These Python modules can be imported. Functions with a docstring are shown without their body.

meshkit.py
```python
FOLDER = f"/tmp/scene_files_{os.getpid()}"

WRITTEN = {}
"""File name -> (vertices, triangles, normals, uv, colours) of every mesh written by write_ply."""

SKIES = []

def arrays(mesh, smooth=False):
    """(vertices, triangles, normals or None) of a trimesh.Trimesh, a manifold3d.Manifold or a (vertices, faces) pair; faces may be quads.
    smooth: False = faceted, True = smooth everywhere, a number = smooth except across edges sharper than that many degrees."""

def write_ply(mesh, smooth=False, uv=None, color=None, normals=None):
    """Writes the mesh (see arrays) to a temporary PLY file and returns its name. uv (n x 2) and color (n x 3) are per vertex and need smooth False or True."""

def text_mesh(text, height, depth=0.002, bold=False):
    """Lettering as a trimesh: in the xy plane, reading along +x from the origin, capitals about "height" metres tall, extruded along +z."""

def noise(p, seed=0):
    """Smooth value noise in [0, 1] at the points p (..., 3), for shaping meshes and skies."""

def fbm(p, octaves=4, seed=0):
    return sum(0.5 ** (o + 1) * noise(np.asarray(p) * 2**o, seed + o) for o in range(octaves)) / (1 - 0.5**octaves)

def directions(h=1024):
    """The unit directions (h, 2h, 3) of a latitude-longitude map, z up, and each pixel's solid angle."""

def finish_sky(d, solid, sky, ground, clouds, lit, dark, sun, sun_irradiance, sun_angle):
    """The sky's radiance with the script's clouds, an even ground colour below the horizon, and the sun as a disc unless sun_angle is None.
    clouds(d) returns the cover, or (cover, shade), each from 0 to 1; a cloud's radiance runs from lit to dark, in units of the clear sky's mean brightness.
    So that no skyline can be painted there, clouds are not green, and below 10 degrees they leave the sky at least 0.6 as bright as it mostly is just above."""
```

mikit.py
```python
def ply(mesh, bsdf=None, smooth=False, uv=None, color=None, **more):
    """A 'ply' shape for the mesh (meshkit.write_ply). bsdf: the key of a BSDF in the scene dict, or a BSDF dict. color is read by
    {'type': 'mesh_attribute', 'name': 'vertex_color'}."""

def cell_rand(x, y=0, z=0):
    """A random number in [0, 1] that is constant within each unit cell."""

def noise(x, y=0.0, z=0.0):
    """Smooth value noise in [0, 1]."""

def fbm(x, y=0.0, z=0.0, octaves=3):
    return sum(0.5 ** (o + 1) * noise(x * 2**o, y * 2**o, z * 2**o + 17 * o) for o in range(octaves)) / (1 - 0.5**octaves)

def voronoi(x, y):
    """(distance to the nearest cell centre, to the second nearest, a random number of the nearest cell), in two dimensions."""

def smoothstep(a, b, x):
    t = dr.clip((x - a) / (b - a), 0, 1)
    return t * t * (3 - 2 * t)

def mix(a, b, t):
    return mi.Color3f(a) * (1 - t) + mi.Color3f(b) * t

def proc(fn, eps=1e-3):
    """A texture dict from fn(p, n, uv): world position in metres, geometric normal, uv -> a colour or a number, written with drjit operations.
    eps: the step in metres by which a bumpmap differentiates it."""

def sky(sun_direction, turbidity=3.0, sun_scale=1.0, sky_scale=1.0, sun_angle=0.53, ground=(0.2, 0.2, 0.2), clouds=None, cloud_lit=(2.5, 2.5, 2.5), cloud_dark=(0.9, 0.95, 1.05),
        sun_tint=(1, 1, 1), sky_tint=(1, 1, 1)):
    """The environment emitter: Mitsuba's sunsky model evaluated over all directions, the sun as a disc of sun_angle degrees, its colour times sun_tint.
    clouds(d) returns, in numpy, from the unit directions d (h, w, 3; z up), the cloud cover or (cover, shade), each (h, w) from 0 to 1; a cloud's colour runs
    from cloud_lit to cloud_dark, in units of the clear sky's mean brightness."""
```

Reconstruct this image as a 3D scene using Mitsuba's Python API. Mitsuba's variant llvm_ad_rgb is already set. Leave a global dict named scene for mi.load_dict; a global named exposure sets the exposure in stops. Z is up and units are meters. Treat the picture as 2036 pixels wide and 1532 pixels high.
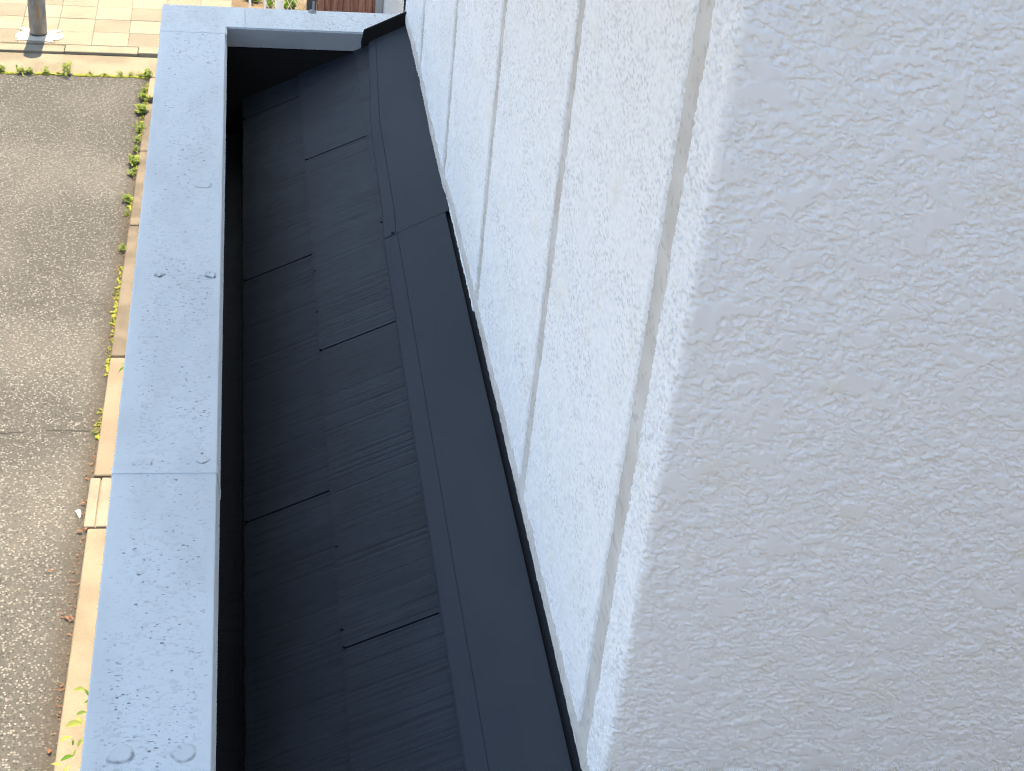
import math
import numpy as np
import trimesh
import drjit as dr
import mitsuba as mi
import mikit
from meshkit import noise as nz, fbm as nfbm

T = mi.ScalarTransform4f
scene, labels = {}, {}
rng = np.random.default_rng(7)

# ------------------------------------------------------------------ camera, sky, exposure
H = 5.345                                     # eye height above the ground
fwd = np.array([0.16912107, 0.82204023, -0.54373515])
upv = np.array([-0.00259261, 0.55205111, 0.83380624])
scene['camera'] = {'type': 'perspective', 'fov': 35.33, 'fov_axis': 'x', 'near_clip': 0.05, 'far_clip': 2000.0,
                   'to_world': T().look_at(origin=[0, 0, H], target=(np.array([0, 0, H]) + fwd).tolist(), up=upv.tolist())}
SUN_EL, SUN_AZ = math.radians(65), math.radians(1.5)
sun = [math.sin(SUN_AZ) * math.cos(SUN_EL), math.cos(SUN_AZ) * math.cos(SUN_EL), math.sin(SUN_EL)]
scene['sky'] = mikit.sky(sun, turbidity=5, sky_tint=(1.10, 1.0, 0.86), sun_tint=(1.04, 1.0, 0.86))
exposure = 3.6

# ------------------------------------------------------------------ helpers
def ref(k): return {'type': 'ref', 'id': k}
def rgb(*c): return {'type': 'rgb', 'value': list(c)}

def key(name):
    if name not in scene and name not in labels:
        return name
    i = 1
    while f'{name}_{i:03d}' in scene or f'{name}_{i:03d}' in labels:
        i += 1
    return f'{name}_{i:03d}'

def thing(name, label=None, cat=None, group=None, kind=None):
    k = key(name)
    d = {}
    if label: d['label'] = label
    if cat: d['category'] = cat
    if group: d['group'] = group
    if kind: d['kind'] = kind
    labels[k] = d
    return k

def add(name, mesh, m, parent=None, smooth=False, label=None, kind=None, up=True):
    """mesh in local heights (0 = the eye) when up is False, in world heights when True"""
    k = key(parent + '__' + name if parent else name)
    if isinstance(mesh, tuple):
        mesh = trimesh.Trimesh(mesh[0], quads(mesh[1]), process=False)
    else:
        mesh = mesh.copy()
    if not up:
        mesh.vertices = np.asarray(mesh.vertices) + [0, 0, H]
    scene[k] = mikit.ply(mesh, m, smooth=smooth)
    if label or kind:
        labels[k] = {}
        if label: labels[k]['label'] = label
        if kind: labels[k]['kind'] = kind
    return k

def quads(f):
    f = np.asarray(f)
    return f if f.shape[1] == 3 else np.vstack([f[:, [0, 1, 2]], f[:, [0, 2, 3]]])

def grid(P):
    """P (n, m, 3): a sheet"""
    n, m = P.shape[:2]
    i = np.arange(n * m).reshape(n, m)
    f = np.stack([i[:-1, :-1], i[1:, :-1], i[1:, 1:], i[:-1, 1:]], -1).reshape(-1, 4)
    return trimesh.Trimesh(P.reshape(-1, 3), quads(f), process=False)

def box(x0, x1, y0, y1, z0, z1, c=0.0):
    if c <= 0:
        v = np.array([[x, y, z] for x in (x0, x1) for y in (y0, y1) for z in (z0, z1)], float)
        return trimesh.Trimesh(v, trimesh.convex.convex_hull(v).faces, process=False) if False else trimesh.convex.convex_hull(v)
    pts = []
    for x, dx in ((x0, 1), (x1, -1)):
        for y, dy in ((y0, 1), (y1, -1)):
            for z, dz in ((z0, 1), (z1, -1)):
                pts += [[x + dx * c, y + dy * c, z], [x + dx * c, y, z + dz * c], [x, y + dy * c, z + dz * c]]
    return trimesh.convex.convex_hull(np.array(pts, float))

def prism_y(prof, y0, y1, shear=None, n=1):
    """closed outline of (x, z) run along y, ends closed"""
    from shapely.geometry import Polygon
    prof = np.asarray(prof, float)
    a = np.roll(prof, -1, 0)
    if ((prof[:, 0] * a[:, 1] - a[:, 0] * prof[:, 1]).sum()) < 0:
        prof = prof[::-1]
    m = trimesh.creation.extrude_polygon(Polygon(prof), 1.0, engine='earcut')
    v = np.asarray(m.vertices)
    w = np.stack([v[:, 0], y0 + v[:, 2] * (y1 - y0), v[:, 1]], 1)
    return trimesh.Trimesh(w, m.faces[:, ::-1], process=False)

def prism_z(poly, z0, z1):
    from shapely.geometry import Polygon
    m = trimesh.creation.extrude_polygon(Polygon(poly), z1 - z0, engine='earcut')
    m.apply_translation([0, 0, z0])
    return m

def lathe(prof, x, y, z, n=24):
    m = trimesh.creation.revolve(np.asarray(prof, float), sections=n)
    m.apply_translation([x, y, z])
    return m

def tube(pts, r, n=8):
    pts = np.asarray(pts, float)
    r = np.broadcast_to(r, len(pts))
    d = np.gradient(pts, axis=0)
    d /= np.linalg.norm(d, axis=1, keepdims=True)
    a = np.cross(d, [0.31, 0.22, 0.92]); a /= np.linalg.norm(a, axis=1, keepdims=True)
    b = np.cross(d, a)
    t = np.arange(n) * 2 * np.pi / n
    P = pts[:, None] + r[:, None, None] * (np.cos(t)[None, :, None] * a[:, None] + np.sin(t)[None, :, None] * b[:, None])
    i = np.arange(len(pts) * n).reshape(len(pts), n)
    j = np.roll(i, -1, 1)
    f = np.stack([i[:-1], j[:-1], j[1:], i[1:]], -1).reshape(-1, 4)
    return trimesh.Trimesh(P.reshape(-1, 3), quads(f), process=False)

def sstep(a, b, x):
    t = np.clip((x - a) / (b - a), 0, 1)
    return t * t * (3 - 2 * t)

cat = trimesh.util.concatenate

# ------------------------------------------------------------------ materials
N, F, V, S, MIX = mikit.noise, mikit.fbm, mikit.voronoi, mikit.smoothstep, mikit.mix
def mat(name, color, rough=0.6, spec=0.3, bump=None, bscale=1.0, eps=1e-3, **more):
    c = mikit.proc(color) if callable(color) else rgb(*color)
    r = mikit.proc(rough) if callable(rough) else rough
    b = {'type': 'principled', 'base_color': c, 'roughness': r, 'specular': spec, **more}
    if bump is not None:
        b = {'type': 'bumpmap', 'nested_texture': mikit.proc(bump, eps), 'scale': bscale, 'nested': b}
    scene[name] = {'type': 'twosided', 'bsdf': b}

def plaster_bump(p, n, uv):
    a = F((p.x + p.y) * 90, p.z * 140, p.x * 20, 3)
    return S(0.4, 0.55, a)
def white_paint(p, n, uv):
    g = N(p.x * 120 + 3, p.y * 120, p.z * 150)
    s = F(p.x * 2.3, p.y * 2.3, p.z * 1.1 + 5, 3)
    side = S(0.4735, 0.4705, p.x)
    pit_dirt_shade = S(0.48, 0.80, N(p.x * 180, p.y * 190, p.z * 230)) * (0.35 + 0.65 * S(0.35, 0.65, F(p.x * 11, p.y * 11, p.z * 11, 2)))  # siding flecks in colour: dirt plus the self-shadow of the pits
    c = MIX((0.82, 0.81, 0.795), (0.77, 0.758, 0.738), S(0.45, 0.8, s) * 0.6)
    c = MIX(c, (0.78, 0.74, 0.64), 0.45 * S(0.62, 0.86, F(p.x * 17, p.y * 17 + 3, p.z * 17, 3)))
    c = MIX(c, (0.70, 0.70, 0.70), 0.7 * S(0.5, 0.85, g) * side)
    return MIX(c, (0.46, 0.46, 0.46), pit_dirt_shade * side * 0.5)
mat('bsdf_white', white_paint, 0.65, 0.3)
mat('bsdf_white_far', white_paint, 0.65, 0.3, bump=plaster_bump, bscale=0.0012)
def sealant(p, n, uv):
    s = F(p.x * 14, p.y * 14, p.z * 14, 3)
    d = S(0.70, 0.85, N(p.x * 110, p.y * 110, p.z * 110))
    return MIX(MIX((0.50, 0.465, 0.415), (0.59, 0.56, 0.515), S(0.3, 0.7, s)), (0.32, 0.29, 0.25), d * 0.35)
mat('bsdf_sealant', sealant, 0.7, 0.2)
def slate_c(p, n, uv):
    s = F(p.x * 9, p.y * 9, 0.0, 3)
    g = N(p.x * 25, p.y * 260)
    return MIX(MIX((0.014, 0.0195, 0.029), (0.0185, 0.0255, 0.036), S(0.3, 0.7, s)), (0.009, 0.012, 0.019), 0.5 * S(0.6, 0.9, g))
mat('bsdf_slate', slate_c, 0.58, 0.15, bump=lambda p, n, uv: F(p.x * 120, p.y * 420, 0.0, 2), bscale=0.0003)
def flash_c(p, n, uv):
    s = F(p.x * 7, p.y * 3 + 9, p.z * 5, 3)
    return MIX((0.036, 0.043, 0.054), (0.042, 0.049, 0.060), S(0.3, 0.7, s))
mat('bsdf_flashing', flash_c, 0.62, 0.06, bump=lambda p, n, uv: F(p.x * 400, p.y * 400, p.z * 400, 2), bscale=0.0001)
mat('bsdf_black', lambda p, n, uv: MIX((0.007, 0.007, 0.008), (0.011, 0.010, 0.009), F(p.x * 8, p.y * 8, p.z * 8, 2)), 0.6, 0.2)

XO, XI, ZC = -0.207, -0.032, -1.672           # coping: outer edge, inner edge, top (from the eye)
def coping_c(p, n, uv):
    e = S(0.0, 0.045, p.x - XO) * S(0.0, 0.03, XI - p.x)
    far = S(4.30, 4.34, p.y)
    e = MIX(e, (1.0, 1.0, 1.0), far).x
    den = S(0.36, 0.66, F(p.x * 9, p.y * 4.5, 1.3, 3))
    sp = N(p.x * 120, p.y * 170, 0.5)
    sp2 = N(p.x * 210 + 7, p.y * 300, 2.5)
    sp3 = F(p.x * 125 + 3, p.y * 185, 7.5, 2)
    d = S(0.78 - 0.05 * den, 0.90 - 0.06 * den, sp) * e * 0.8
    d2 = S(0.70 - 0.08 * den, 0.90 - 0.08 * den, sp2) * e * 0.85
    d3 = S(0.50, 0.72, sp3) * (0.6 + 0.4 * den) * e * 0.48
    film = S(0.4, 0.75, F(p.x * 14 + 4, p.y * 5, 3.0, 4)) * 0.55
    c = MIX((0.65, 0.705, 0.735), (0.55, 0.595, 0.62), film)
    up = S(0.5, 0.9, n.z)
    c = MIX(c, (0.44, 0.465, 0.49), d3 * up)
    c = MIX(c, (0.25, 0.26, 0.28), d2 * up)
    return MIX(c, (0.13, 0.135, 0.15), d * up)
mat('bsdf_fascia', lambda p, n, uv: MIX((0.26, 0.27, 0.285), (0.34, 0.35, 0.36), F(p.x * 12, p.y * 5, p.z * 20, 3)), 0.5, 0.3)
mat('bsdf_coping', coping_c, 0.7, 0.05, bump=lambda p, n, uv: F(p.x * 16, p.y * 7, p.z * 10, 2), bscale=0.0012, eps=2e-3)
scene['bsdf_dab'] = {'type': 'twosided', 'bsdf': {'type': 'principled', 'base_color': {'type': 'mesh_attribute', 'name': 'vertex_color'}, 'roughness': 0.6, 'specular': 0.15}}

KX0, KS, KY0 = -0.698, 0.0097, 12.53          # edge between asphalt and kerb
def asphalt_c(p, n, uv):
    d1, d2, w = V(p.x * 70, p.y * 70)
    e1, e2, w2 = V(p.x * 135 + 5, p.y * 135)
    big = F(p.x * 1.7, p.y * 1.3, 0.0, 4)
    base = MIX((0.066, 0.065, 0.062), (0.112, 0.109, 0.101), S(0.30, 0.70, big))
    st = MIX((0.05, 0.048, 0.045), (0.18, 0.172, 0.157), w2)
    c = MIX(base, st, 0.6 * S(0.5, 0.2, e1))
    bright = S(0.58, 0.80, w) * S(0.55, 0.30, d1) * 0.85
    c = MIX(c, MIX((0.17, 0.166, 0.155), (0.42, 0.41, 0.38), N(p.x * 60, p.y * 60, 4.0)), bright)
    c = MIX(c, (0.016, 0.015, 0.014), S(0.36, 0.0, w) * S(0.5, 0.3, d1) * 0.8)
    k = KX0 - KS * (KY0 - p.y) - p.x            # metres from the kerb
    wob = 0.10 * F(p.y * 3, p.x * 3, 2.0, 3)
    c = MIX(c, (0.055, 0.046, 0.036), 0.75 * S(0.10 + wob, 0.0, k))
    cr = dr.abs(p.y - 7.595 - 0.12 * (F(p.x * 5, 3.0, 0.0, 4) - 0.5) - 0.02 * (p.x + 1.0))
    cr2 = dr.abs(p.y - 9.02 - 0.12 * (F(p.x * 6, 9.0, 0.0, 4) - 0.5))
    c = MIX(c, (0.02, 0.019, 0.018), S(0.012, 0.004, cr) * S(0.25, 0.5, N(p.x * 9, 1.0)) * 0.9)
    c = MIX(c, (0.03, 0.028, 0.026), S(0.009, 0.003, cr2) * S(0.4, 0.6, N(p.x * 7, 5.0)) * 0.8)
    return c
def asphalt_b(p, n, uv):
    d1, d2, w = V(p.x * 70, p.y * 70)
    e1, e2, w2 = V(p.x * 135 + 5, p.y * 135)
    return (0.4 + 0.6 * w) * S(0.62, 0.15, d1) + 0.45 * w2 * S(0.6, 0.2, e1) + 0.4 * F(p.x * 20, p.y * 20, 0.0, 2)
mat('bsdf_asphalt', asphalt_c, 0.75, 0.3, bump=asphalt_b, bscale=0.010, eps=1.2e-3)
def conc(a, b, sc=1.0):
    def f(p, n, uv):
        g = N(p.x * 260, p.y * 260, p.z * 260)
        s = F(p.x * 5 * sc, p.y * 5 * sc, p.z * 5, 4)
        c = MIX(a, b, S(0.3, 0.7, s))
        return c * (0.86 + 0.28 * g)
    return f
mat('bsdf_kerb', conc((0.135, 0.112, 0.083), (0.17, 0.142, 0.106)), 0.8, 0.2, bump=lambda p, n, uv: N(p.x * 300, p.y * 300, p.z * 300), bscale=0.0008)
mat('bsdf_kerb_dirty', conc((0.078, 0.066, 0.052), (0.115, 0.098, 0.077), 2), 0.85, 0.2)
mat('bsdf_inlet', conc((0.15, 0.133, 0.106), (0.18, 0.16, 0.128)), 0.8, 0.2)
mat('bsdf_apron', conc((0.122, 0.108, 0.081), (0.16, 0.143, 0.108)), 0.8, 0.2, bump=lambda p, n, uv: N(p.x * 200, p.y * 200, p.z * 200), bscale=0.001)
for i, c in enumerate(((0.148, 0.136, 0.106), (0.162, 0.149, 0.116), (0.128, 0.117, 0.092))):
    mat(f'bsdf_slab_{i}', conc(c, tuple(x * 1.15 for x in c)), 0.8, 0.2)
mat('bsdf_mortar', conc((0.33, 0.31, 0.25), (0.42, 0.39, 0.33)), 0.85, 0.2)
mat('bsdf_joint', conc((0.085, 0.075, 0.058), (0.11, 0.098, 0.076)), 0.9, 0.1)
mat('bsdf_soil', conc((0.10, 0.075, 0.05), (0.15, 0.115, 0.08), 1.3), 0.9, 0.1)
mat('bsdf_ground', conc((0.075, 0.07, 0.06), (0.11, 0.10, 0.085), 0.3), 0.9, 0.1)
def galv(p, n, uv):
    c = MIX((0.14, 0.142, 0.142), (0.20, 0.20, 0.195), S(0.3, 0.7, F(p.x * 30, p.y * 30, p.z * 12, 3)))
    c = MIX(c, (0.15, 0.135, 0.11), S(0.25, 0.0, p.z) * 0.6)
    r = S(0.018, 0.006, dr.abs(p.x + 1.647)) * S(0.62, 0.45, p.z) * S(0.3, 0.6, F(p.x * 60, 0.0, p.z * 9, 2))
    return MIX(c, (0.26, 0.13, 0.03), r * 0.8)
mat('bsdf_galvanised', galv, 0.5, 0.4, metallic=0.2)
for nm, c in (('leaf_a', (0.15, 0.215, 0.055)), ('leaf_b', (0.23, 0.275, 0.075)), ('leaf_c', (0.09, 0.18, 0.03))):
    scene['bsdf_' + nm] = {'type': 'principledthin', 'base_color': rgb(*c), 'roughness': 0.5, 'diff_trans': 0.7, 'spec_trans': 0.0, 'eta': 1.4}
mat('bsdf_stem', (0.13, 0.16, 0.05), 0.7, 0.2)
mat('bsdf_moss', lambda p, n, uv: MIX((0.10, 0.12, 0.02), (0.26, 0.27, 0.05), N(p.x * 90, p.y * 90, p.z * 90)), 0.9, 0.1)
mat('bsdf_dead_leaf', lambda p, n, uv: MIX((0.10, 0.035, 0.018), (0.20, 0.10, 0.045), N(p.x * 60, p.y * 60, 0.0)), 0.7, 0.2)
mat('bsdf_litter', (0.42, 0.41, 0.38), 0.7, 0.2)
mat('bsdf_lattice', (0.62, 0.56, 0.42), 0.6, 0.3)
mat('bsdf_fence_white', (0.80, 0.78, 0.72), 0.5, 0.3)
def wood(p, n, uv):
    g = F(p.x * 70, 1.0, p.z * 3, 3)
    return MIX((0.20, 0.085, 0.055), (0.34, 0.16, 0.11), S(0.25, 0.75, g))
mat('bsdf_wood', wood, 0.7, 0.2)
mat('bsdf_dark_post', (0.05, 0.05, 0.055), 0.6, 0.3)
mat('bsdf_grey_post', (0.27, 0.28, 0.28), 0.6, 0.3)
mat('bsdf_pale', conc((0.56, 0.57, 0.56), (0.62, 0.62, 0.61)), 0.6, 0.3)

mat('bsdf_sky_blocker', lambda p, n, uv: MIX((0.16, 0.17, 0.19), (0.20, 0.21, 0.23), F(p.x * 3, p.y * 3, p.z * 30, 3)), 0.7, 0.2)  # for the added sky blocker only, toned for its bounce on the stucco
# ------------------------------------------------------------------ the house: stucco front, siding with vertical joints, eave
W, YF, YE = 0.47, 1.41, 4.36                   # side wall plane, front wall plane, far end
EZ = 0.06                                     # underside of the eave
house = thing('house', 'white textured house wall on the right with grey upright sealant joints', 'house')

def relief(s, z, seed=0):
    """metres: flattened blobs of sprayed stucco"""
    q = np.stack([s / 0.05, z / 0.05, np.full_like(s, seed * 3.7)], -1)
    ws = (nz(np.stack([s / .006, z / .006, np.full_like(s, 5.)], -1), 1) - .5) * .005
    wz = (nz(np.stack([s / .006, z / .006, np.full_like(s, 9.)], -1), 2) - .5) * .005
    a = nfbm(np.stack([(s + ws) / .0108, (z + wz) / .0062, np.full_like(s, 1.5 + seed)], -1), 3, 3)
    b = nfbm(q, 2, 11)
    v = a + 0.5 * (b - 0.5)
    top = sstep(0.45, 0.54, v)
    a2 = nfbm(np.stack([(s + ws) / .0062, (z + wz) / .0041, np.full_like(s, 7.5 + seed)], -1), 2, 31)
    flat = sstep(0.52, 0.66, nfbm(np.stack([(s + 2 * ws) / .030, (z + 2 * wz) / .019, np.full_like(s, 4.5 + seed)], -1), 2, 17))
    t2 = np.maximum(sstep(0.44, 0.56, a2), flat)
    return 0.0015 * np.maximum(top, flat) + 0.0011 * t2 + 0.0003 * b

ZLO, ZHI = -1.612, -0.40
# front face, rounded arris and return strip up to the first joint: one skin
r = 0.007
step = 0.00128
y_strip = 1.505
ls, la = y_strip - YF - r, r * math.pi / 2
s = np.arange(0, ls + la + 0.63, step)
z = np.arange(ZLO, ZHI, step)
Sg, Zg = np.meshgrid(s, z, indexing='ij')
px = np.where(s < ls, W, np.where(s < ls + la, W + r - r * np.cos(np.clip((s - ls) / r, 0, math.pi / 2)), W + r + s - ls - la))
py = np.where(s < ls, y_strip - s, np.where(s < ls + la, YF + r - r * np.sin(np.clip((s - ls) / r, 0, math.pi / 2)), YF))
nx = np.where(s < ls, -1.0, np.where(s < ls + la, -np.cos(np.clip((s - ls) / r, 0, math.pi / 2)), 0.0))
ny = np.where(s < ls, 0.0, np.where(s < ls + la, -np.sin(np.clip((s - ls) / r, 0, math.pi / 2)), -1.0))
hgt = relief(Sg, Zg)
jag = 0.003 * nz(np.stack([Zg / .006, Zg * 0, Zg * 0 + 3], -1), 5)
hgt = hgt - 0.007 * (1 - sstep(0.0, 0.006, Sg - jag))
P = np.stack([px[:, None] + nx[:, None] * hgt, py[:, None] + ny[:, None] * hgt, Zg], -1)
front = add('front_panel', grid(P[::-1]), 'bsdf_white', house, smooth=True, up=False)
xe = px[-1]
# the rest of that wall: above, below and to the right, slightly relieved by its material
add('front_wall', cat([box(xe, 7.0, YF - 0.0008, YF + 0.15, ZLO, ZHI), box(W - .0008, 7.0, YF - 0.0008, y_strip - .001, ZHI, 1.9), box(W + .009, 7.0, YF + 0.003, YF + 0.15, -H, ZLO - .0005), box(W + .006, 7.0, YF - .0008, YF + .003, -1.9, ZLO - .0005)]), 'bsdf_white_far', house, up=False)

JC = [(1.532, 0.050), (2.104, 0.034), (2.727, 0.033), (3.331, 0.032), (3.925, 0.029)]
def zbase(y):
    """lower edge of the wall's base sealant"""
    return -1.629 - 0.022 * sstep(3.16, 3.34, y) + 0.018 * sstep(3.6, 3.95, y) - 0.012 * sstep(4.05, 4.3, y)
for i in range(5):
    y0 = JC[i][0] + JC[i][1] / 2
    y1 = JC[i + 1][0] - JC[i + 1][1] / 2 if i < 4 else YE
    dy, dz = (0.0025, 0.0026) if i < 2 else (0.0034, 0.0034)
    ztop = min(-0.40, -0.36 * y0 + 0.12)
    y = np.arange(y0, y1 + dy / 2, dy)
    y[-1] = y1
    z = np.arange(-1.625 if i < 2 else -1.64, ztop, dz)
    Yg, Zg = np.meshgrid(y, z, indexing='ij')
    hgt = 0.75 * relief(Yg, Zg, i + 1)
    j0 = 0.004 * nz(np.stack([Zg / .006, Zg * 0 + i, Zg * 0 + 3], -1), 5)
    j1 = 0.004 * nz(np.stack([Zg / .006, Zg * 0 + i, Zg * 0 + 8], -1), 6)
    hgt = hgt - 0.006 * (1 - sstep(0, 0.006, Yg - y0 - j0)) - (0.006 * (1 - sstep(0, 0.006, y1 - Yg - j1)) if i < 4 else 0)
    P = np.stack([W - hgt, Yg, Zg], -1)
    k = add('siding_panel', cat([grid(P), box(W - 0.0007, W + 0.05, y0 + 0.002, y1 - 0.002, z[-1], EZ + 0.02)]), 'bsdf_white', house, smooth=30, up=False)
for i, (yc, w) in enumerate(JC):
    z = np.arange(-1.63, EZ, 0.006)
    t = np.linspace(-1, 1, 7)
    Zg, Tg = np.meshgrid(z, t, indexing='ij')
    xx = W + (0.0012 if i == 0 else 0.0004) + 0.0026 * (1 - Tg ** 2) + 0.0012 * (nfbm(np.stack([Zg / .05, Tg * 1.5, Tg * 0 + i], -1), 3, 40) - .5)
    P = np.stack([xx, yc + Tg * (w / 2 + 0.012), Zg], -1)
    add('sealant_joint', cat([grid(P[:, ::-1])]), 'bsdf_sealant', house, smooth=True, up=False)
# base sealant, hand tooled, with a ragged lower edge
y = np.arange(1.40, YE, 0.003)
t = np.linspace(0, 1, 9)
Yg, Tg = np.meshgrid(y, t, indexing='ij')
lo = zbase(Yg) - 0.004 * (nfbm(np.stack([Yg / .012, Yg * 0, Yg * 0], -1), 3, 61) - .5) - 0.003 * sstep(.7, .9, nz(np.stack([Yg / .01, Yg * 0, Yg * 0 + 4], -1), 62))
hi = zbase(Yg) + 0.043 + 0.008 * (nfbm(np.stack([Yg / .05, Yg * 0, Yg * 0 + 2], -1), 3, 63) - .5)
out = 0.004 * np.sin(np.clip(Tg * 1.15, 0, 1) * math.pi) ** 0.6 - 0.004 * (Tg > 0.95)
zz = lo + (hi - lo) * Tg
xx = W - out - 0.001 * nfbm(np.stack([Yg / .02, zz / .02, Yg * 0], -1), 2, 64)
P = np.stack([xx, Yg, zz], -1)
under = np.stack([np.stack([np.full_like(y, W + 0.006), y, lo[:, 0]], -1), P[:, 0]], 1)
add('base_sealant', cat([grid(P[:, ::1]), grid(under)]), 'bsdf_sealant', house, smooth=40, up=False)
add('wall_backing', cat([box(W + 0.0075, W + 0.10, YF + 0.02, YE - 0.004, -H, EZ + 0.01)]), 'bsdf_black', house, up=False)
add('side_wall', cat([box(W + 0.10, 7.0, YF + 0.15, YE - 0.002, -H, EZ + 0.01)]), 'bsdf_white_far', house, up=False)
add('corner_trim', box(W - 0.006, W + 0.02, YE + 0.001, YE + 0.014, -1.66, EZ, 0.002), 'bsdf_flashing', house, up=False)
# eave and roof over it (above the picture)
eave = add('soffit', box(-0.56, 7.4, 1.30, 5.55, EZ, EZ + 0.03), 'bsdf_white_far', house, up=False)
rf = trimesh.convex.convex_hull(np.array([[-0.60, 1.27, EZ + 0.03], [-0.60, 5.6, EZ + 0.03], [7.4, 1.27, EZ + 0.03], [7.4, 5.6, EZ + 0.03], [-0.60, 1.27, EZ + 0.15], [-0.60, 5.6, EZ + 0.15], [3.5, 1.27, EZ + 1.7], [3.5, 5.6, EZ + 1.7], [7.4, 1.27, EZ + 0.15], [7.4, 5.6, EZ + 0.15]]))
add('roof', rf, 'bsdf_slate', house, up=False)

# ------------------------------------------------------------------ lean-to roof of slates with its flashing
def Zr(x): return -1.808 + 0.52 * (x - 0.171)
add('added_sky_blocker', cat([box(-0.188, 7.0, -4.0, -0.45, -H, 0.35)]), 'bsdf_sky_blocker', house, up=False)  # unseen block added behind the eye to keep low sky off the stucco
lean = thing('lean_to_roof', 'dark charcoal slate lean-to roof between the parapet and the white wall', 'roof')
SL = math.hypot(1, 0.52)
YW, YS = 4.338, -0.448                            # inner face of the far parapet, near end

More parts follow.
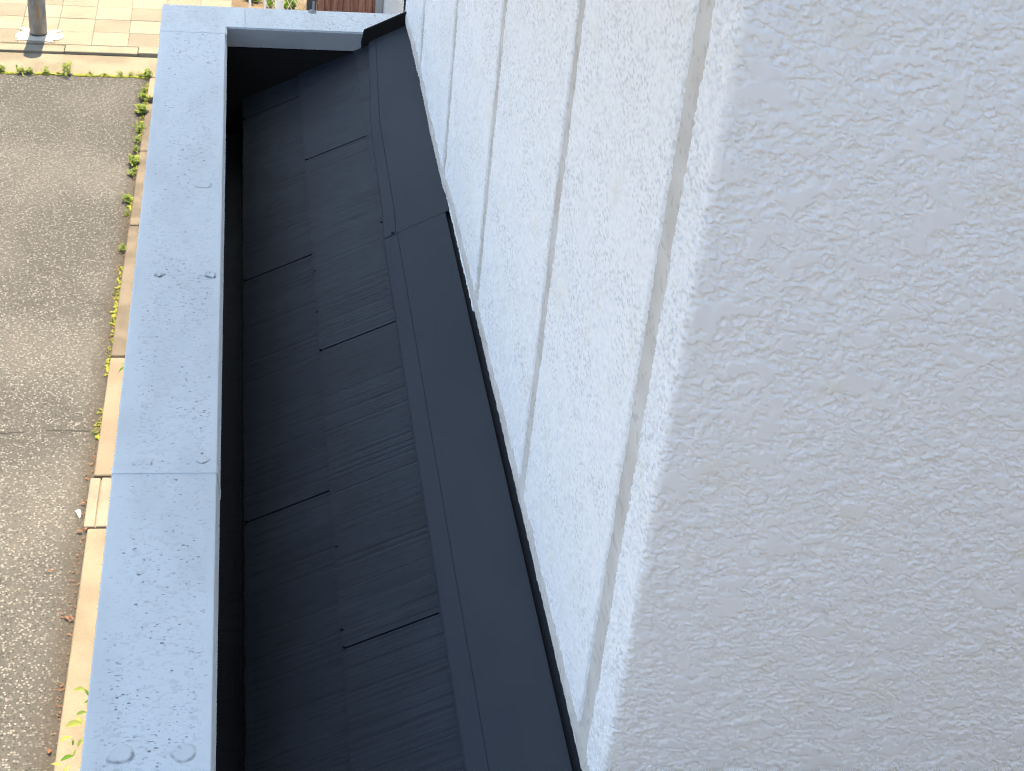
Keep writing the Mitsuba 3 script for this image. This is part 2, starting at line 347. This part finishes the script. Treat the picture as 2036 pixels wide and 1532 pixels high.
def slate(name, x0, x1, y0, y1, lift0, lift1, seed, notches=()):
    y = np.arange(y0, y1, 0.0016); y = np.append(y, y1)
    t = np.linspace(0, 1, 22)
    Yg, Tg = np.meshgrid(y, t, indexing='ij')
    q = lambda sc, a: nz(np.stack([Yg / sc + a, Tg * .12 + a, Yg * 0 + seed], -1), seed + int(a))
    lines = sstep(.60, .80, q(.008, 1)) * .0008 * sstep(.25, .7, q(.07, 5)) + sstep(.62, .85, q(.0045, 2)) * .0005 * sstep(.3, .7, q(.09, 4)) + .0003 * q(.03, 3)
    edge = 0.0025 * (nz(np.stack([y / .03, y * 0, y * 0 + seed], -1), 71) - .5) + 0.0015 * (nz(np.stack([y / .006, y * 0, y * 0 + seed], -1), 72) - .5)
    for c in notches:
        edge += 0.007 * np.exp(-((y - c) / 0.0028) ** 2)
    for c in (y0, y1):
        edge += 0.006 * np.exp(-((y - c) / 0.004) ** 2)
    X = x0 + edge[:, None] * (1 - Tg) + (x1 - x0) * Tg
    Z = Zr(X) + lift0 + (lift1 - lift0) * Tg - lines
    top = np.stack([X, Yg, Z], -1)
    dn = np.array([0.52, 0, -1]) / SL * 0.0058
    lower = np.stack([top[:, 0], top[:, 0] + dn], 1)
    sa = np.stack([top[0], top[0] + dn], 1)
    sb = np.stack([top[-1] + dn, top[-1]], 1)
    m = cat([grid(top[:, ::-1])if False else grid(top.transpose(1, 0, 2)), grid(lower.transpose(1, 0, 2)), grid(sa), grid(sb)])
    add(name, m, 'bsdf_slate', lean, smooth=35, up=False)

g = 0.0025
def course(x0, x1, seams, l0, l1, seed, nots):
    for i in range(len(seams) - 1):
        a, b = seams[i] + (g if i else 0), seams[i + 1] - (g if i < len(seams) - 2 else 0)
        slate('slate', x0, x1, a, b, l0, l1, seed + i, [c for c in nots if a < c < b])
course(0.016, 0.19, [YS, .583, 1.483, 2.388, 3.290, 4.195, YW], 0.0, -0.0068, 100, ())
course(0.171, 0.345, [YS, 0.139, 1.044, 1.954, 2.862, 3.774, YW], 0.0, -0.0068, 200, (3.20, 3.02, 2.215, 2.0))
course(0.326, 0.455, [YS, .583, 1.483, 2.388, 3.290, YW], -0.0005, -0.007, 300, ())
add('roof_deck', prism_y([(0.033, Zr(0.033) - 0.017), (0.485, Zr(0.485) - 0.030), (0.485, -2.4), (0.033, -2.4)], YS, YW), 'bsdf_black', lean, up=False)
add('gutter', cat([box(-0.046, 0.012, YS, YW, -2.02, -2.0), box(0.028, 0.0325, YS, YW, -2.0, Zr(0.028) - 0.012), box(0.0125, 0.0278, YS, YW, -2.02, -2.0)]), 'bsdf_slate', lean, up=False)

# flashing: near sheet lapped over the far one
def sheet(rows, thick, name, label=None):
    """rows: for each y a list of (x, z) along the sheet; dense strip with thickness"""
    P = np.array([[[x, y, z] for x, z in pr] for y, pr in rows], float)
    dn = np.array([0, 0, -thick])
    Q = P + dn
    m = [grid(P.transpose(1, 0, 2)), grid(Q)]
    for a, b in ((P[:, 0], Q[:, 0]), (Q[:, -1], P[:, -1]), (Q[0], P[0]), (P[-1], Q[-1])):
        m.append(grid(np.stack([b, a], 1)))
    add(name, cat(m), 'bsdf_flashing', lean, smooth=12, up=False, label=label)
def wav(y, x, a): return a * (nfbm(np.array([[y / .35, x / .08, 3.0]]), 2, 80)[0] - .5)
ys = np.linspace(YS, 3.23, 90)
rows = []
for y in ys:
    e = 0.326 + wav(y, 1, .002); c = 0.3565 + wav(y, 5, .0015)
    pr = [(e, Zr(e) + .005), (e + .0015, Zr(e) + .0078), (c - .002, Zr(c) + .0078), (c, Zr(c) + .0074), (c + .0015, Zr(c) + .0092)]
    pr += [(x, Zr(x) + .0095 + wav(y, x, .0016)) for x in np.linspace(c + .006, .455, 7)] + [(.4605, Zr(.4605) + .0090), (.4615, Zr(.4615) + .0066), (.462, Zr(.462) - .005), (.492, Zr(.492) - .007)]
    rows.append((y, pr))
# the lapped end is cut a little skew
for i in range(1, 4):
    pass
sheet(rows, 0.0012, 'flashing_sheet')
ys = np.concatenate([[0.0, 0.004], np.linspace(.03, YW - .001 - 3.20, 48)])
rows = []
for y in ys:
    y = y + 3.195
    e = np.interp(y, [3.19, 3.3, 3.8, 4.33], [.326, .331, .337, .366]) + wav(y, 2, .002); c = e + np.interp(y, [3.1, 4.33], [.028, .02])
    up_ = .0102 - .003 * sstep(3.25, 3.6, y)
    pr = [(e, Zr(e) + .004), (e + .0015, Zr(e) + up_ - .0006), (c - .002, Zr(c) + up_ - .0006), (c, Zr(c) + up_ - .0014), (c + .0015, Zr(c) + up_)]
    pr += [(x, Zr(x) + up_ + wav(y, x, .0014)) for x in np.linspace(c + .006, .46, 7)] + [(.4745, Zr(.4745) + up_ + .001), (.4755, Zr(.4755) + up_ - .001)]
    rows.append((y, pr))
sheet(rows, 0.0010, 'flashing_sheet')
# upturned end of the flashing against the far parapet
up = prism_y([(0.349, Zr(.349) - .03), (0.345, -1.700), (0.352, -1.664), (0.40, -1.640), (0.455, -1.612), (0.474, -1.604), (0.474, Zr(.47))], YW - 0.012, YW - 0.007)
add('flashing_upturn', up, 'bsdf_black', lean, up=False)
add('rivet', lathe([(0.0, .0025), (.003, .0022), (.0042, 0.0), (0.0, 0.0)], 0.346, 3.200, Zr(.346) + .0115, 12), 'bsdf_black', lean, smooth=40, up=False)

# ------------------------------------------------------------------ parapet with its metal coping
par = thing('parapet', 'parapet with speckled pale grey metal coping around the dark slate roof', 'parapet')
YO = 4.482
add('outer_wall', cat([box(-0.188, -0.046, YS, YO - .02, -H, ZC - .004)]), 'bsdf_white_far', par, up=False)
add('end_wall', cat([box(-0.046, W - .004, YW + .0005, YO - .02, -H, ZC - .004)]), 'bsdf_white_far', par, up=False)
add('inner_lining', cat([box(-0.046, -0.0435, YS, YW, -2.0, ZC - .006), box(-0.0435, W - .02, YW - .003, YW, -2.1, ZC - .006)]), 'bsdf_black', par, up=False)

def coping_profile(a, b, hem):
    """across: from the outer edge a to the inner edge b: folded sheet with rounded arrises, closed outline"""
    rr = 0.003
    o = [(a - .001, ZC - .085), (a, ZC - rr), (a + rr * .3, ZC - rr * .3), (a + rr, ZC)]
    o += [(x, ZC) for x in np.linspace(a + .03, b - .03, 3)]
    o += [(b - rr, ZC), (b - rr * .3, ZC - rr * .3), (b, ZC - rr), (b + hem, ZC - .055), (b + hem - .006, ZC - .057)]
    o += [(b - .004, ZC - .006), (a + .005, ZC - .006), (a + .003, ZC - .085)]
    return o
SEAM1, SEAM2 = 2.262, 4.278
cp = coping_profile(XO, XI, .005)
add('coping', prism_y(cp, YS, SEAM1 - .0075), 'bsdf_coping', par, smooth=25, up=False)
add('coping', prism_y(cp, SEAM1 + .0135, SEAM2 - .001), 'bsdf_coping', par, smooth=25, up=False)
def lifted(prof, d): return [(x + (-d if x < (XO + XI) / 2 else d), z_ + d) for x, z_ in prof]
cs = prism_y([(XO - .0015, ZC - .086), (XO - .0015, ZC + .0004), (XO + .002, ZC + .0026), (XI - .002, ZC + .0026), (XI + .0015, ZC + .0004), (XI + .0065, ZC - .056), (XI + .005, ZC - .056), (XI + .0005, ZC), (XO, ZC), (XO - .0005, ZC - .086)], SEAM1 - .010, SEAM1 + .0115)
add('coping_seam_strip', cs, 'bsdf_coping', par, smooth=25, up=False)
# corner cap and the far return, in two lengths
def flat_cap(poly, name, drop_edges, z=ZC):
    ms = [prism_z(poly, z - .006, z)]
    for (x0, x1, y0, y1, dz) in drop_edges:
        ms.append(box(x0, x1, y0, y1, z - dz, z - .0045, .001))
    add(name, cat(ms), 'bsdf_coping', par, up=False)
XJ = 0.022
flat_cap([(XO - .001, SEAM2), (XI + .001, SEAM2), (XI + .001, 4.330), (XJ - .0006, 4.330), (XJ - .0006, YO), (XO - .001, YO)], 'coping_corner',
         [(XO - .002, XO + .002, SEAM2, YO, .085), (XO, XJ, YO - .003, YO + .001, .085), (XI + .001, XI + .005, SEAM2, 4.330, .055)], ZC + .0006)
flat_cap([(XJ + .0008, 4.330), (W - .001, 4.330), (W - .001, YO), (XJ + .0008, YO)], 'coping',
         [(XJ + .0008, W, YO - .003, YO + .001, .085)], ZC)
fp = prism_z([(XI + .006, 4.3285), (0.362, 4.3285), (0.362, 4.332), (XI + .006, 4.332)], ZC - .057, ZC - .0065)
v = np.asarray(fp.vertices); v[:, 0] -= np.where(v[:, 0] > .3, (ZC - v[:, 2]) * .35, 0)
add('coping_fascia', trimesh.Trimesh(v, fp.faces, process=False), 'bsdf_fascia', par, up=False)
def dab(x, y, rr, seed, ring):
    """blob of sealant over a fixing, sunk at its middle"""
    rad = np.array([0, .3, .55, .72, .82, .9, 1.0, 1.08]) * rr
    hh = np.array([.5, .45, .7, 1.1, 1.0, .8, .3, -.3]) * .0012 * ring
    th = np.arange(36) * 2 * np.pi / 36
    R_, TH = np.meshgrid(rad, th, indexing='ij')
    HH = np.repeat(hh[:, None], 36, 1)
    n1 = nz(np.stack([np.cos(TH) * 1.6, np.sin(TH) * 1.6, TH * 0 + seed], -1), 90)
    n2 = nz(np.stack([np.cos(TH) * R_ / rr * 4, np.sin(TH) * R_ / rr * 4, TH * 0 + seed], -1), 91)
    R_ = R_ * (.72 + .56 * n1); HH = HH * (.6 + .8 * n2)
    P = np.stack([x + R_ * np.cos(TH), y + R_ * np.sin(TH), ZC + .0003 + HH], -1)
    P = np.concatenate([P, P[:, :1]], 1)
    gm = grid(P)
    fr = np.repeat((rad / rr)[:, None], 37, 1).ravel(); ang = np.tile(np.arange(37) * 2 * np.pi / 36, len(rad))
    rim_dirt_shade = np.exp(-((fr - .93) / .13) ** 2) * (.25 + .75 * sstep(-.2, .6, np.cos(ang - 4.9 + .9 * math.sin(seed)))) * (1.5 * nz(np.stack([np.cos(ang) * 4, np.sin(ang) * 4, fr * 0 + seed], -1), 95))  # rim dirt, with a crescent of shade painted on the near side
    rim_dirt_shade = np.clip(rim_dirt_shade * min(1.1, ring * .6 + .3) + .35 * (nz(np.stack([fr * 5, ang * 2, fr * 0 + seed], -1), 96) > .72), 0, 1)
    col = (1 - rim_dirt_shade[:, None]) * np.array([.60, .65, .675]) + rim_dirt_shade[:, None] * np.array([.10, .105, .12])
    gm.vertices = np.asarray(gm.vertices) + [0, 0, H]
    scene[key(par + '__sealant_dab')] = mikit.ply(gm, 'bsdf_dab', smooth=True, color=col)
for i, (x, y, rr, rg) in enumerate([(-.155, 2.936, .011, 1.9), (-.054, 2.936, .0125, 2.6), (-.156, 2.284, .017, .8), (-.057, 2.292, .012, .7), (-.156, 1.609, .019, .8), (-.071, 1.607, .017, .6), (-.076, 3.352, .019, .55)]):
    dab(x, y, rr, i * 3.1, rg)
bolt = add('bolt', cat([lathe([(0, .006), (.007, .006), (.011, .002), (.013, 0), (0, 0)], .213, 4.470, ZC, 14), lathe([(0, .03), (.003, .03), (.003, .005), (0, .005)], .216, 4.472, ZC, 8)]), 'bsdf_grey_post', par, smooth=40, up=False)

# ------------------------------------------------------------------ ground, asphalt, kerbs, pavement
def sheet_xy(poly, z, m, name, up=True, **k):
    labels[name] = {'kind': 'structure'}
    mesh = prism_z(poly, z - .03, z)
    scene[name] = mikit.ply(mesh, m)
labels['ground'] = {'kind': 'structure'}
scene['ground'] = mikit.ply(box(-600, 600, -600, 600, -.5, -.06), 'bsdf_ground')
def kx(y): return KX0 - KS * (KY0 - y)
sheet_xy([(-14, -10), (kx(-10), -10), (kx(12.63), 12.63), (-14, 12.63)], 0.0, 'bsdf_asphalt', 'asphalt')
sheet_xy([(kx(-10) + .10, -10), (-.19, -10), (-.19, 12.6), (kx(12.6) + .10, 12.6)], 0.004, 'bsdf_soil', 'planting_bed')
sheet_xy([(-.19, 4.47), (8, 4.47), (8, 12.6), (-.19, 12.6)], 0.0, 'bsdf_ground', 'side_yard')
labels['kerb'] = {'kind': 'structure'}
KJ = [(-10, -6), (-6, -2), (-2, 1.3), (1.3, 3.3), (3.3, 4.3), (4.3, 6.715), (7.157, 8.35), (8.35, 10.02), (10.02, 11.2), (11.2, 12.08), (12.2, 12.6)]
for a, b in KJ:
    ms = box(0, .125, a + .006, b - .006, -.08, .022 + .003 * math.sin(a * 7), .006)
    v = np.asarray(ms.vertices).copy(); v[:, 0] += kx(v[:, 1]) + .004 * math.sin(a * 5)
    add('stone', trimesh.Trimesh(v, ms.faces, process=False), 'bsdf_kerb_dirty' if 8 < a < 12.1 else 'bsdf_kerb', 'kerb')
b1 = cat([box(-.02, .035, 6.724, 7.145, -.08, .018, .004), box(.041, .135, 6.724, 7.145, -.08, .02, .004), box(.030, .045, 6.73, 7.14, -.08, .004)])
v = np.asarray(b1.vertices).copy(); v[:, 0] += kx(v[:, 1])
add('drain_block', trimesh.Trimesh(v, b1.faces, process=False), 'bsdf_inlet', 'kerb', label='paler concrete drain block set into the kerb')
labels['gutter_apron'] = {'kind': 'structure'}
for i, x0 in enumerate(np.arange(-10.2, 9, 2.0)):
    add('slab', box(x0 + .003, x0 + 1.997, 12.635, 13.058, -.08, .006, .003), 'bsdf_apron', 'gutter_apron')
labels['pavement_kerb'] = {'kind': 'structure'}
for i in range(-13, 13):
    x0 = -1.42 + .6 * i
    top = .022 + .014 * np.clip((x0 + 1.7), 0, 1)
    add('stone', box(x0 + .003, x0 + .597, 13.062, 13.205, -.08, top + .006, .004), f'bsdf_slab_{(i * 2) % 2}', 'pavement_kerb')
labels['pavement'] = {'kind': 'structure'}
for j in range(5):
    for i in range(-5, 9):
        x0, y0 = -.912 + .3 * i + (-.004 * j), 13.212 + .3 * j
        tlt = rng.normal(0, .0008)
        m_ = box(x0 + .002, x0 + .298, y0 + .002, y0 + .298, -.05, .033 + tlt, .002)
        add('slab', m_, f'bsdf_slab_{rng.choice([0, 0, 1, 1, 2])}', 'pavement')
add('joint_mortar', box(-2.5, 1.9, 13.19, 14.73, -.055, .0295), 'bsdf_joint', 'pavement')
add('outer_paving', cat([box(-9.2, -2.42, 13.21, 14.73, -.055, .033), box(1.90, 9.2, 13.21, 14.73, -.055, .033)]), 'bsdf_slab_0', 'pavement')
sheet_xy([(-9, 14.72), (9, 14.72), (9, 60), (-9, 60)], .02, 'bsdf_ground', 'verge')
# mortar patch round the foot of the bollard
th = np.linspace(0, 2 * np.pi, 72, endpoint=False)
rad = np.array([.20, .16])
pp = []
for t_ in th:
    q = .95 + .32 * (nz(np.array([[math.cos(t_) * 4, math.sin(t_) * 4, 1.]]), 9)[0] - .5) * 2
    c, s_ = math.cos(t_), math.sin(t_)
    pp.append((-1.66 + q * .18 * np.sign(c) * abs(c) ** .35, 13.385 + q * .13 * np.sign(s_) * abs(s_) ** .35))
add('mortar_patch', prism_z(pp, .0, .0385), 'bsdf_mortar', 'pavement')

bol = thing('bollard', 'grey galvanised steel bollard with rust streaks standing on the pavement', 'bollard')
add('post', lathe([(.072, 0), (.072, .80)], -1.66, 13.42, .036, 40), 'bsdf_galvanised', bol, smooth=30)
add('cap', lathe([(.0725, .80), (.073, .83), (.062, .86), (.03, .875), (0, .878)], -1.66, 13.42, .036, 40), 'bsdf_galvanised', bol, smooth=50)
add('collar', lathe([(.0722, 0), (.0755, .002), (.0755, .012), (.0722, .014)], -1.66, 13.42, .0385, 40), 'bsdf_dark_post', bol, smooth=30)

# ------------------------------------------------------------------ weeds, shrubs, dead leaves
def leaf_mesh(L, wd, base, az, el, droop=.4, roll=0.0):
    t = np.linspace(0, 1, 6)
    w = wd * np.sin(np.pi * np.clip(t * .93 + .04, 0, 1)) ** .8
    a = el - droop * t
    rr_ = np.concatenate([[0], np.cumsum(np.cos((a[1:] + a[:-1]) / 2))]) / 5 * L
    zz_ = np.concatenate([[0], np.cumsum(np.sin((a[1:] + a[:-1]) / 2))]) / 5 * L
    d = np.array([math.cos(az), math.sin(az), 0]); sd = np.array([-math.sin(az), math.cos(az), 0])
    sdv = sd * math.cos(roll) + np.array([0, 0, 1]) * math.sin(roll)
    mid = base + rr_[:, None] * d + zz_[:, None] * np.array([0, 0, 1])
    lft = mid + w[:, None] / 2 * sdv + np.array([0, 0, 1]) * (w[:, None] * .18)
    rgt = mid - w[:, None] / 2 * sdv + np.array([0, 0, 1]) * (w[:, None] * .18)
    return grid(np.stack([lft, mid, rgt], 1))

def weed(x, y, size, n, label, group, mats=('bsdf_leaf_a', 'bsdf_leaf_b'), tall=1.0):
    k = thing('weed', label, 'weed', group)
    a, b = [], []
    for i in range(int(n * 2.2)):
        az = rng.uniform(0, 2 * np.pi); L = size * rng.uniform(.14, .36)
        base = np.array([x + rng.normal(0, size * .15), y + rng.normal(0, size * .26), .004 + rng.uniform(0, size * .40 * tall)])
        (a if rng.random() < .6 else b).append(leaf_mesh(L, L * rng.uniform(.35, .6), base, az, rng.uniform(.1, 1.2), rng.uniform(.2, 1.0), rng.normal(0, .3)))
    st = [tube([[x, y, 0], [x + rng.normal(0, size * .1), y + rng.normal(0, size * .1), size * .4 * tall], [x + rng.normal(0, size * .25), y + rng.normal(0, size * .25), size * .5 * tall]], .0015, 5) for _ in range(4)]
    add('foliage', cat(a + b[:0]), mats[0], k, smooth=True)
    if b: add('foliage', cat(b), mats[1], k, smooth=True)
    add('stem', cat(st), 'bsdf_stem', k, smooth=True)
side = [(12.34, .10, 24), (12.19, .14, 34), (11.92, .17, 50), (11.60, .13, 34), (11.40, .10, 24), (11.24, .10, 24), (11.02, .15, 42), (10.84, .11, 26), (10.42, .12, 30), (10.22, .07, 12), (9.71, .10, 22), (9.12, .05, 8), (7.58, .06, 10), (8.8, .05, 8)]
side.sort(key=lambda a: -a[0])
words = ['nearest the far corner of the asphalt', 'second', 'third', 'fourth', 'fifth', 'sixth', 'seventh', 'eighth', 'ninth', 'tenth', 'eleventh', 'twelfth', 'thirteenth', 'fourteenth']
for i, (y, sz, n) in enumerate(side):
    sizew = 'large' if sz > .13 else 'small' if sz < .08 else 'leafy'
    lb = f'{sizew} green weed along the kerb beside the asphalt, ' + (words[0] if i == 0 else f'{words[i]} from the far corner')
    weed(kx(y) - .030 + rng.normal(0, .006), y, sz * .76, n, lb, 'weeds along the kerb')
farw = [(-1.878, .10, 22), (-1.72, .10, 24), (-1.655, .09, 20), (-1.528, .09, 18), (-1.364, .13, 22), (-1.43, .05, 10), (-1.18, .06, 12), (-1.06, .06, 12), (-.94, .07, 16), (-.855, .06, 14), (-.78, .07, 16), (-.72, .11, 30)]
farw.sort(key=lambda a: a[0])
for i, (x, sz, n) in enumerate(farw):
    lb = ('green weed in the gutter seam at the left edge of the picture' if i == 0 else 'yellow green weed at the corner of gutter seam and kerb' if i == len(farw) - 1 else f'{"tall" if sz > .12 else "low"} green weed in the gutter seam, {words[i]} from the left edge')
    weed(x, 12.652 + rng.normal(0, .008), sz, n, lb, 'weeds in the gutter seam', ('bsdf_leaf_b', 'bsdf_leaf_a'), 1.4 if sz > .12 else .8)
# moss and dry debris along both seams
pts = []
for _ in range(1500):
    if rng.random() < .45:
        x = rng.uniform(-2.1, -.7); y = 12.635 + rng.normal(0, .012)
        if nz(np.array([[x * 6, 1, 1.]]), 3)[0] < .35: continue
    else:
        y = rng.uniform(7.4, 12.6); x = kx(y) - .012 + rng.normal(0, .012)
        if nz(np.array([[y * 3, 1, 2.]]), 3)[0] < .45: continue
    pts.append((x, y))
mo = []
for x, y in pts:
    s_ = rng.uniform(.004, .012)
    m_ = trimesh.creation.icosahedron(); m_.vertices = m_.vertices * [s_, s_, s_ * .7] * rng.uniform(.6, 1.3, (12, 1)) + [x, y, .004]
    mo.append(m_)
labels['moss'] = {'kind': 'stuff', 'label': 'yellow green moss growing in the seams around the asphalt', 'category': 'moss'}
scene['moss'] = mikit.ply(cat(mo), 'bsdf_moss')
mo = []
for _ in range(450):
    y = rng.uniform(4.3, 12.5); x = kx(y) - abs(rng.normal(0, .03)) + .006
    if nz(np.array([[y * 2.2, 1, 7.]]), 3)[0] < .4: continue
    mo.append(leaf_mesh(rng.uniform(.006, .02), rng.uniform(.003, .01), np.array([x, y, .006]), rng.uniform(0, 6.28), rng.uniform(0, .6), .4))
labels['leaf_litter'] = {'kind': 'stuff', 'label': 'brown dry leaf crumbs lying along the kerb', 'category': 'leaf litter'}
scene['leaf_litter'] = mikit.ply(cat(mo), 'bsdf_dead_leaf', smooth=True)
for x, y, L, lb in [(-.775, 6.69, .055, 'reddish dead leaf at the end of the drain block'), (-.906, 6.375, .04, 'small brown dead leaf lying out on the asphalt'), (-.79, 6.02, .05, 'curled brown dead leaf beside the kerb near the picture bottom'),
                    (-.778, 6.93, .045, 'orange brown dead leaf against the drain block'), (-.78, 6.50, .03, 'tiny dark red dead leaf just nearer than the drain block'), (-.80, 5.15, .05, 'orange dead leaf by the kerb at the bottom of the picture')]:
    L *= .62
    k = add('dead_leaf', cat([leaf_mesh(L, L * .5, np.array([x, y, .012]), 2.5 + y, .5, 1.2), leaf_mesh(L * .7, L * .4, np.array([x + .01, y + .01, .012]), y * 3, .7, 1.3)]), 'bsdf_dead_leaf', smooth=True)
    labels[k] = {'label': lb, 'category': 'dead leaf', 'group': 'dead leaves beside the kerb'}
k = add('paper_scrap', grid(np.array([[[-.828, 6.875, .006], [-.806, 6.885, .008]], [[-.818, 6.84, .014], [-.796, 6.85, .010]], [[-.803, 6.808, .006], [-.796, 6.81, .012]]])), 'bsdf_litter')
labels[k] = {'label': 'white scrap of paper on the asphalt beside the drain block', 'category': 'scrap'}

def shrub(x, y, ht, leaves, label):
    k = thing('shrub', label, 'shrub')
    st = [tube([[x, y, 0], [x - .02, y, ht * .5], [x - .04, y + .01, ht * .95]], [.006, .005, .003], 6), tube([[x, y, 0], [x + .02, y + .15, ht * .5], [x - .02, y + .22, ht * .9]], [.006, .004, .003], 6), tube([[x, y, 0], [x + .01, y - .12, ht * .5], [x - .02, y - .22, ht * .85]], [.006, .004, .003], 6)]
    add('stem', cat(st), 'bsdf_stem', k, smooth=True)
    for (lx, ly, lz, L, az, el, mt) in leaves:
        add('leaf', leaf_mesh(L, L * .38, np.array([lx, ly, lz]), az, el, .9, rng.normal(0, .25)), mt, k, smooth=True)
LA, LB, LC = 'bsdf_leaf_a', 'bsdf_leaf_b', 'bsdf_leaf_c'
P_ = math.pi
lv = [(-.628, 5.135, .40, .05, P_ - .1, .25, LB), (-.630, 5.14, .40, .035, -.9, -.2, LC), (-.60, 5.08, .39, .03, P_ + .3, .1, LC), (-.612, 5.01, .39, .045, P_ + .1, .2, LA), (-.625, 4.945, .39, .07, P_ + .05, .3, LB), (-.625, 4.945, .39, .04, 2.2, .6, LB),
      (-.66, 4.872, .39, .055, P_ + .15, .1, LB), (-.655, 4.868, .38, .025, -1.6, -.3, LC), (-.615, 4.86, .39, .04, P_ + 1.0, .1, LA), (-.645, 4.765, .39, .055, P_ + .12, .1, LC), (-.645, 4.765, .39, .03, 1.3, .7, LA), (-.70, 4.80, .30, .05, P_ - .4, .3, LB), (-.655, 4.72, .38, .04, -2.3, .2, LB)]
for _ in range(26):
    lv.append((rng.uniform(-.60, -.42), rng.uniform(4.6, 5.25), rng.uniform(.12, .42), rng.uniform(.035, .06), rng.uniform(0, 6.28), rng.uniform(-.1, .7), [LA, LB, LC][rng.integers(3)]))
shrub(-.52, 4.92, .40, lv, 'bright green leafy shrub reaching out from under the parapet at lower left')
lv = [(-.605, 7.65, .40, .045, P_ + .5, -.1, LC), (-.60, 7.66, .40, .04, P_ - .6, .3, LA), (-.585, 7.08, .39, .03, P_ + .1, .1, LC)]
for _ in range(18):
    lv.append((rng.uniform(-.56, -.42), rng.uniform(7.0, 7.7), rng.uniform(.12, .42), rng.uniform(.035, .06), rng.uniform(0, 6.28), rng.uniform(-.1, .7), [LA, LB, LC][rng.integers(3)]))
shrub(-.50, 7.38, .40, lv, 'few dark leaves of a shrub peeping out beside the coping halfway up')

# ------------------------------------------------------------------ beyond the far parapet: low fence, boards, pale pillar
YB = 14.12
fe = thing('lattice_fence', 'white lattice fence with white posts on the pavement behind the far parapet', 'fence')
for x in (.114, .248):
    add('post', box(x - .011, x + .011, YB - .01, YB + .01, .02, .95, .002), 'bsdf_fence_white', fe)
add('post', lathe([(.04, 0), (.04, 1.0), (0, 1.02)], .375, YB, .02, 20), 'bsdf_fence_white', fe, smooth=30)
for i in range(-2, 5):
    x = .40 + i * .068
    for sgn in (-1, 1):
        pts_ = [[x + .034, YB + .004 * sgn, .05], [x + .034 + sgn * .45, YB + .004 * sgn, .95]]
        add('lattice_bar', tube(pts_, .004, 6), 'bsdf_lattice', fe, smooth=True)
add('rail', box(.02, .62, YB - .012, YB + .012, .93, .96, .003), 'bsdf_fence_white', fe)
dp = thing('gate_post', 'dark grey post between the lattice fence and the brown boards', 'post')
add('post', box(.62, .71, YB - .03, YB + .03, .02, 1.3, .004), 'bsdf_dark_post', dp)
bf = thing('board_fence', 'reddish brown upright board fence behind the far parapet', 'fence')
x = .715
while x < 1.235:
    w = rng.uniform(.045, .075)
    add('board', box(x + .002, x + w - .002, YB - .008 + rng.uniform(-.004, .004), YB + .012, .03, 1.5, .002), 'bsdf_wood', bf)
    x += w
add('rail', box(.715, 1.24, YB + .018, YB + .04, .4, .46, .002), 'bsdf_wood', bf)
add('added_backing', box(.716, 1.239, YB + .041, YB + .05, .03, 1.48, .002), 'bsdf_dark_post', bf)  # dark sheet added to stop sunlit ground showing between the boards
gp = thing('metal_post', 'grey metal post at the right end of the brown boards', 'post')
add('post', box(1.239, 1.309, YB - .03, YB + .02, .02, 1.6, .004), 'bsdf_grey_post', gp)
pl = thing('pillar', 'pale grey rendered pillar next to the house corner', 'pillar')
add('shaft', box(1.312, 1.478, YB - .06, YB + .09, .02, 1.7, .012), 'bsdf_pale', pl)
dpi = thing('downpipe', 'white plastic downpipe beside the pale pillar', 'downpipe')
add('pipe', lathe([(.031, .06), (.031, 2.0)], 1.506, YB - .03, .02, 24), 'bsdf_fence_white', dpi, smooth=30)
add('elbow', tube([[1.506, YB - .03, .09], [1.503, YB - .035, .06], [1.490, YB - .06, .045], [1.47, YB - .09, .04]], .031, 16), 'bsdf_fence_white', dpi, smooth=True)
sheet_xy([(-.05, 14.14), (1.9, 14.14), (1.9, 16.5), (-.05, 16.5)], .045, 'bsdf_soil', 'garden_bed')
for i, (x, y) in enumerate([(.30, 14.35), (.48, 14.30), (.15, 14.42)]):
    weed(x, y, .2, 40, ['leafy plant in the middle behind the lattice fence', 'leafy plant behind the right end of the lattice fence', 'leafy plant behind the thin white fence posts'][i], 'plants behind the lattice fence', (LC, LA))
